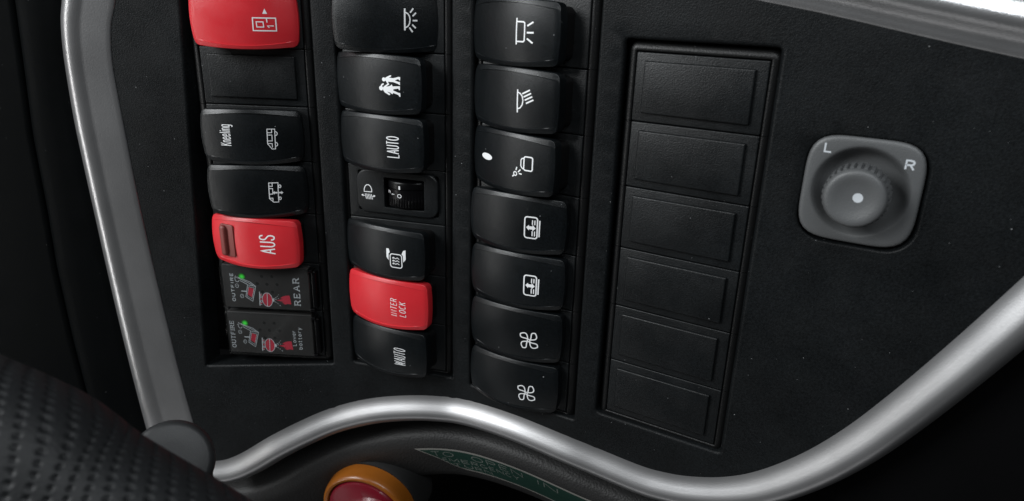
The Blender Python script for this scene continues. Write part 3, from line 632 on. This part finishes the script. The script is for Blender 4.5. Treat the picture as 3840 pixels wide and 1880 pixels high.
j = Ink(lambda x, y: 2.0, .05); text(j, 'R', 11.0, 8.9, 2.7, 2.2, .55, turn=False); j.build('letter', 'greyprint', t)

# ------------------------------------------------------------------ silver trims
def strip(rows, name, m, label, cat='trim', kind=None, parent=None):
    n = len(rows[0]); V = [p for L in rows for p in L]; F = [(i * n + j, i * n + j + 1, (i + 1) * n + j + 1, (i + 1) * n + j) for i in range(len(rows) - 1) for j in range(n - 1)]
    o = mesh(name, V, F, m, parent, 55)
    if label: tag(o, label, cat, None, kind)
    return o
la = catmull(LT_L, 8); ra = ltr
rows = []
for y in np.arange(44, -214, -2.5):
    xr = float(np.interp(-y, -ra[:, 1], ra[:, 0])); xl = float(np.interp(-y, -la[:, 1], la[:, 0])); L = []
    for p_, h in ((-.02, -2.5), (0, .15), (.02, .45), (.1, .7), (.25, 1.05), (.4, 1.4), (.52, 1.65), (.56, 1.72), (.58, 1.85), (.62, 2.2), (.66, 2.5), (.70, 2.7), (.74, 2.8), (.78, 2.8), (.82, 2.68), (.86, 2.42), (.90, 2.0), (.94, 1.4), (.97, .7), (1.0, -.5), (1.0, -9)):
        L.append(on(xr + (xl - xr) * p_, y, h))
    rows.append(L)
strip(rows, 'silver_trim', 'silver', 'tall satin silver trim beside the column with the fire alarm modules')
def offset_rows(path, prof, step=1, lift=0.0):
    A = np.array(path); T = np.gradient(A, axis=0); T /= np.linalg.norm(T, axis=1)[:, None]; N2 = np.stack([T[:, 1], -T[:, 0]], 1); rows = []
    for p, nrm in list(zip(A, N2))[::step]: rows.append([on(p[0] + nrm[0] * d, p[1] + nrm[1] * d, h + lift) for d, h in prof])
    return rows
prof = [(-1.6, -2.5), (-1.5, -.5), (-.9, -.3), (.5, -.1), (2.2, .3), (3.8, .9), (5.4, 1.75), (7.0, 2.7), (8.5, 3.45), (10.0, 3.85), (11.3, 3.7), (12.5, 3.0), (13.7, 1.8), (14.8, .1), (15.7, -2.0), (16.3, -4.6), (16.6, -8), (16, -14)]
strip(offset_rows(bu[11:], prof), 'silver_trim', 'silver_dark', 'wavy satin silver trim running along the lower edge of the fascia')
TU = catmull([(118, 30.5), (135, 27.8), (156.4, 24.2), (177.1, 20.8), (194.2, 17.5), (210.2, 14.4), (227.8, 11.2), (250, 7.5), (266, 5)], 5)[::-1]
prof = [(-.3, -2.5), (0, -.1), (.4, .25), (2.0, .45), (3.5, .75), (4.8, 1.5), (6.0, 2.5), (7.2, 3.4), (8.4, 3.9), (9.6, 4.0), (10.8, 3.6), (12, 2.9), (13.2, 2.3), (15, 2.0), (20, 1.9), (26, 1.8), (32, 1.0), (33, -6)]
strip(offset_rows(TU, prof), 'silver_trim', 'silver', 'bright satin silver trim along the upper edge of the fascia above the mirror knob')

# ------------------------------------------------------------------ dark side panels beyond the tall trim
def y_strip(prof_at, name, label):
    rows = [[on(x, y, h) for x, h in prof_at(y)] for y in np.arange(70, -300, -6.0)]; return strip(rows, name, 'side', label, 'panel', 'structure')
gapx = lambda y: float(np.interp(-y, [-70, -15, 6.4, 42, 77.6, 105, 145, 182, 300], [-133, -136, -137.5, -140.2, -140.7, -141.8, -141.2, -139.4, -134]))
ltx = lambda y: float(np.interp(-y, -la[:, 1], la[:, 0]))
y_strip(lambda y: [(ltx(y) + 5, -4), (ltx(y) - 1, -1.6), (ltx(y) - 5, -1.0), (gapx(y) + 12, -.4), (gapx(y) + 7, .1), (gapx(y) + 3, -.3), (gapx(y) + 1.2, -1.0), (gapx(y) + .5, -2.2), (gapx(y) + .4, -8)], 'side_panel', 'narrow black dash panel beside the tall silver trim')
y_strip(lambda y: [(gapx(y) + .6, -8), (gapx(y) - .2, -2.6), (gapx(y) - .9, -1.9), (gapx(y) - 3, -1.7), (gapx(y) - 60, -3)], 'side_panel', 'outermost black dash panel beyond the panel gap')

# ------------------------------------------------------------------ hood below the wavy trim
HP = [(12, -26), (20, -22), (24.5, -15), (26.8, -10.5), (29, -8.3), (32, -7.6), (36, -8.4), (41, -10.6), (48, -14.2), (56, -18.8), (60, -21.6), (63.5, -26), (65, -40), (66, -100)]
hp_ = catmull([(d, h) for d, h in HP], 3)
bu_h = [p for p in bu if p[0] < 168]
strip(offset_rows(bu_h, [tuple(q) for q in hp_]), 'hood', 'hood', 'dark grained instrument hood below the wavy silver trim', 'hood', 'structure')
bu_l = [p for p in bu if p[0] > 160]
LP = catmull([(10, -40), (16, -24), (24, -19), (34, -19), (46, -23), (60, -30), (90, -48)], 3)
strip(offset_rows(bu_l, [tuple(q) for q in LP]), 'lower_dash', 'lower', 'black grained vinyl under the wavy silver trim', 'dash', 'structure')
def hood_pt(x, d, up=0.0):
    """point on the hood: x of the trim edge, distance d from it"""
    A = np.array(bu_h); T = np.gradient(A, axis=0); T /= np.linalg.norm(T, axis=1)[:, None]
    i = np.interp(x, A[:, 0], np.arange(len(A))); p = np.array([np.interp(i, np.arange(len(A)), A[:, q]) for q in (0, 1)]); tt = np.array([np.interp(i, np.arange(len(A)), T[:, q]) for q in (0, 1)])
    h = float(np.interp(d, hp_[:, 0], hp_[:, 1])); return on(p[0] + tt[1] * d, p[1] - tt[0] * d, h + up)
def on_hood(P, name, m, parent, up, n=10):
    """P: lower d and upper d at each x -> sheet"""
    rows = [[hood_pt(x, d0 + (d1 - d0) * j / n, up) for j in range(n + 1)] for x, d0, d1 in P]
    return strip(rows, name, m, None, parent=parent)
st = thing('sticker', 'green sticker with a pale edge on the instrument hood', 'sticker', hood_pt(80, 45))
inv = Vector(st.location)
def sheet(x0, x1, d0, d1, skew, up, name, m, e=0.0):
    P = []
    for x in np.linspace(x0, x1, 26):
        t_ = (x - x0) / (x1 - x0); a = d0; b = min(d1, d0 + (x - x0) * skew + .05); b = min(b, d0 + (x1 - x) * 1.6 + .05); P.append((x, a, b))
    o = on_hood(P, name, m, None, up); o.parent = st; o.matrix_parent_inverse = Matrix.Translation(-inv); return o
sheet(16, 128, 36.0, 54, .7, .12, 'border', 'stickeredge'); sheet(19, 126, 37.2, 52.8, .7, .2, 'ground', 'sticker')
V = []; F = []
class HoodInk(Ink):
    def _put(s, pts):
        o = len(s.V); s.V += [hood_pt(x, d, .3) for x, d in pts]; return o
hi = HoodInk(None)
for tx, x0, x1, d0, hgt in (('TO OPEN IN', 26, 102, 38.6, 3.8), ('EMERGENCY', 32, 78, 44.0, 3.0), ('TURN', 38, 58, 48.6, 2.6)):
    adv = sum(GL[ch][0] + .25 for ch in tx) - .25
    text(hi, tx, 0, 0, 1, 1, .45, .25, place=lambda a, b, x0=x0, x1=x1, d0=d0, hgt=hgt, adv=adv: (x0 + (x1 - x0) * a / adv, d0 + hgt * (1 - b)))
o = hi.build('lettering', 'stickerprint', st); o.matrix_parent_inverse = Matrix.Translation(-inv)

# ------------------------------------------------------------------ emergency valve
ev = thing('emergency_valve', 'orange ringed emergency valve with a crimson turning handle', 'valve', (-1, -237, -10), (R(6), 0, 0))
mesh('base', *lathe([(27, -20), (27, -2), (26, 0)], 48), 'hole', ev)
mesh('ring', *lathe([(25.6, -14), (25, 6), (24.6, 8), (24.0, 9.2), (23.2, 9.6), (22.0, 9.3), (21.6, 8), (21.6, 0)], 64), 'orange', ev)
def handle():
    n = 48; L = []
    for z, r_, sq in ((-4, 21.2, 1.0), (8.0, 21.0, 1.0), (9.6, 20.4, 1.0), (10.4, 19.4, .95), (11.0, 18.6, .62), (13.5, 18.0, .46), (15.2, 17.2, .38), (15.9, 16, .3)):
        L.append([(r_ * math.cos(2 * math.pi * q / n), r_ * sq * math.sin(2 * math.pi * q / n), z) for q in range(n)])
    return rings(L)
mesh('handle', *handle(), 'crimson', ev, 35).rotation_euler = (0, 0, R(35))

# ------------------------------------------------------------------ control stalk and steering wheel
sk = thing('control_stalk', 'dark grey rounded stalk end between the steering wheel and the fascia', 'stalk', (-10.9, -125.3, 113.4))
sk.rotation_euler = Vector((.50, .56, .66)).to_track_quat('Z', 'Y').to_euler()
mesh('stalk_end', *lathe([(8, -34), (11, -26), (12.8, -14), (13.6, -5), (13.7, -3), (13.4, -1.4), (12.6, -.4), (11.4, 0), (6, .25), (.2, .3)], 56), 'stalk', sk)
mesh('stalk_arm', *lathe([(6, -120), (6.5, -60), (8, -33)], 32), 'stalk', sk)
AX = catmull([(-60, -50, 185), (-24.5, -58.5, 182.6), (1.2, -66.2, 181.3), (17.2, -72.6, 179.7), (29.6, -80.4, 179.6), (52.1, -92.0, 178.4), (67.6, -103.8, 176.7), (84, -119, 174)], 50)
sl = np.concatenate([[0], np.cumsum(np.linalg.norm(np.diff(AX, axis=0), axis=1))]); tot = sl[-1]; RT = 17.0
ns, nc = int(tot / .42), 256; V = []; F = []
PA, PB, PC_ = 4.3, -1.08, 1.85
nrow = round(2 * math.pi * RT / PC_); PC_ = 2 * math.pi * RT / nrow
for i in range(ns):
    s_ = tot * i / (ns - 1); p = np.array([np.interp(s_, sl, AX[:, q]) for q in range(3)]); p2 = np.array([np.interp(min(s_ + 1, tot), sl, AX[:, q]) for q in range(3)]); p1 = np.array([np.interp(max(s_ - 1, 0), sl, AX[:, q]) for q in range(3)])
    tg = (p2 - p1) / np.linalg.norm(p2 - p1); u = np.cross(tg, (0, 0, 1)); u /= np.linalg.norm(u); v = np.cross(u, tg)
    th = 2 * math.pi * np.arange(nc) / nc; cc = th * RT
    jr = np.round(cc / PC_); best = np.full(nc, 9.0)
    for dj in (-1, 0, 1):
        jj = jr + dj; off = s_ - (jj * PB) % PA; di = off - np.round(off / PA) * PA; best = np.minimum(best, np.hypot(di, cc - jj * PC_))
    dep = 0.62 * np.clip(1 - (best / 0.72) ** 2, 0, 1) ** .7
    rr = RT - dep
    for q in range(nc): V.append(tuple(p + u * rr[q] * math.cos(th[q]) + v * rr[q] * math.sin(th[q])))
for i in range(ns - 1):
    for q in range(nc): k = (q + 1) % nc; F.append((i * nc + q, i * nc + k, (i + 1) * nc + k, (i + 1) * nc + q))
tag(mesh('steering_wheel', V, F, 'wheel', None, 80), 'dimpled dark grey leather steering wheel rim in the near corner', 'steering wheel')

# ------------------------------------------------------------------ black sheet added to stand for the darkness below the dash
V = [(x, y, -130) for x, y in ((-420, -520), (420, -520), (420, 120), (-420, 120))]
tag(mesh('void_sheet', V, [(0, 1, 2, 3)], 'backing', None, 0), 'black sheet added for the darkness under the dash', 'dash', None, 'structure')
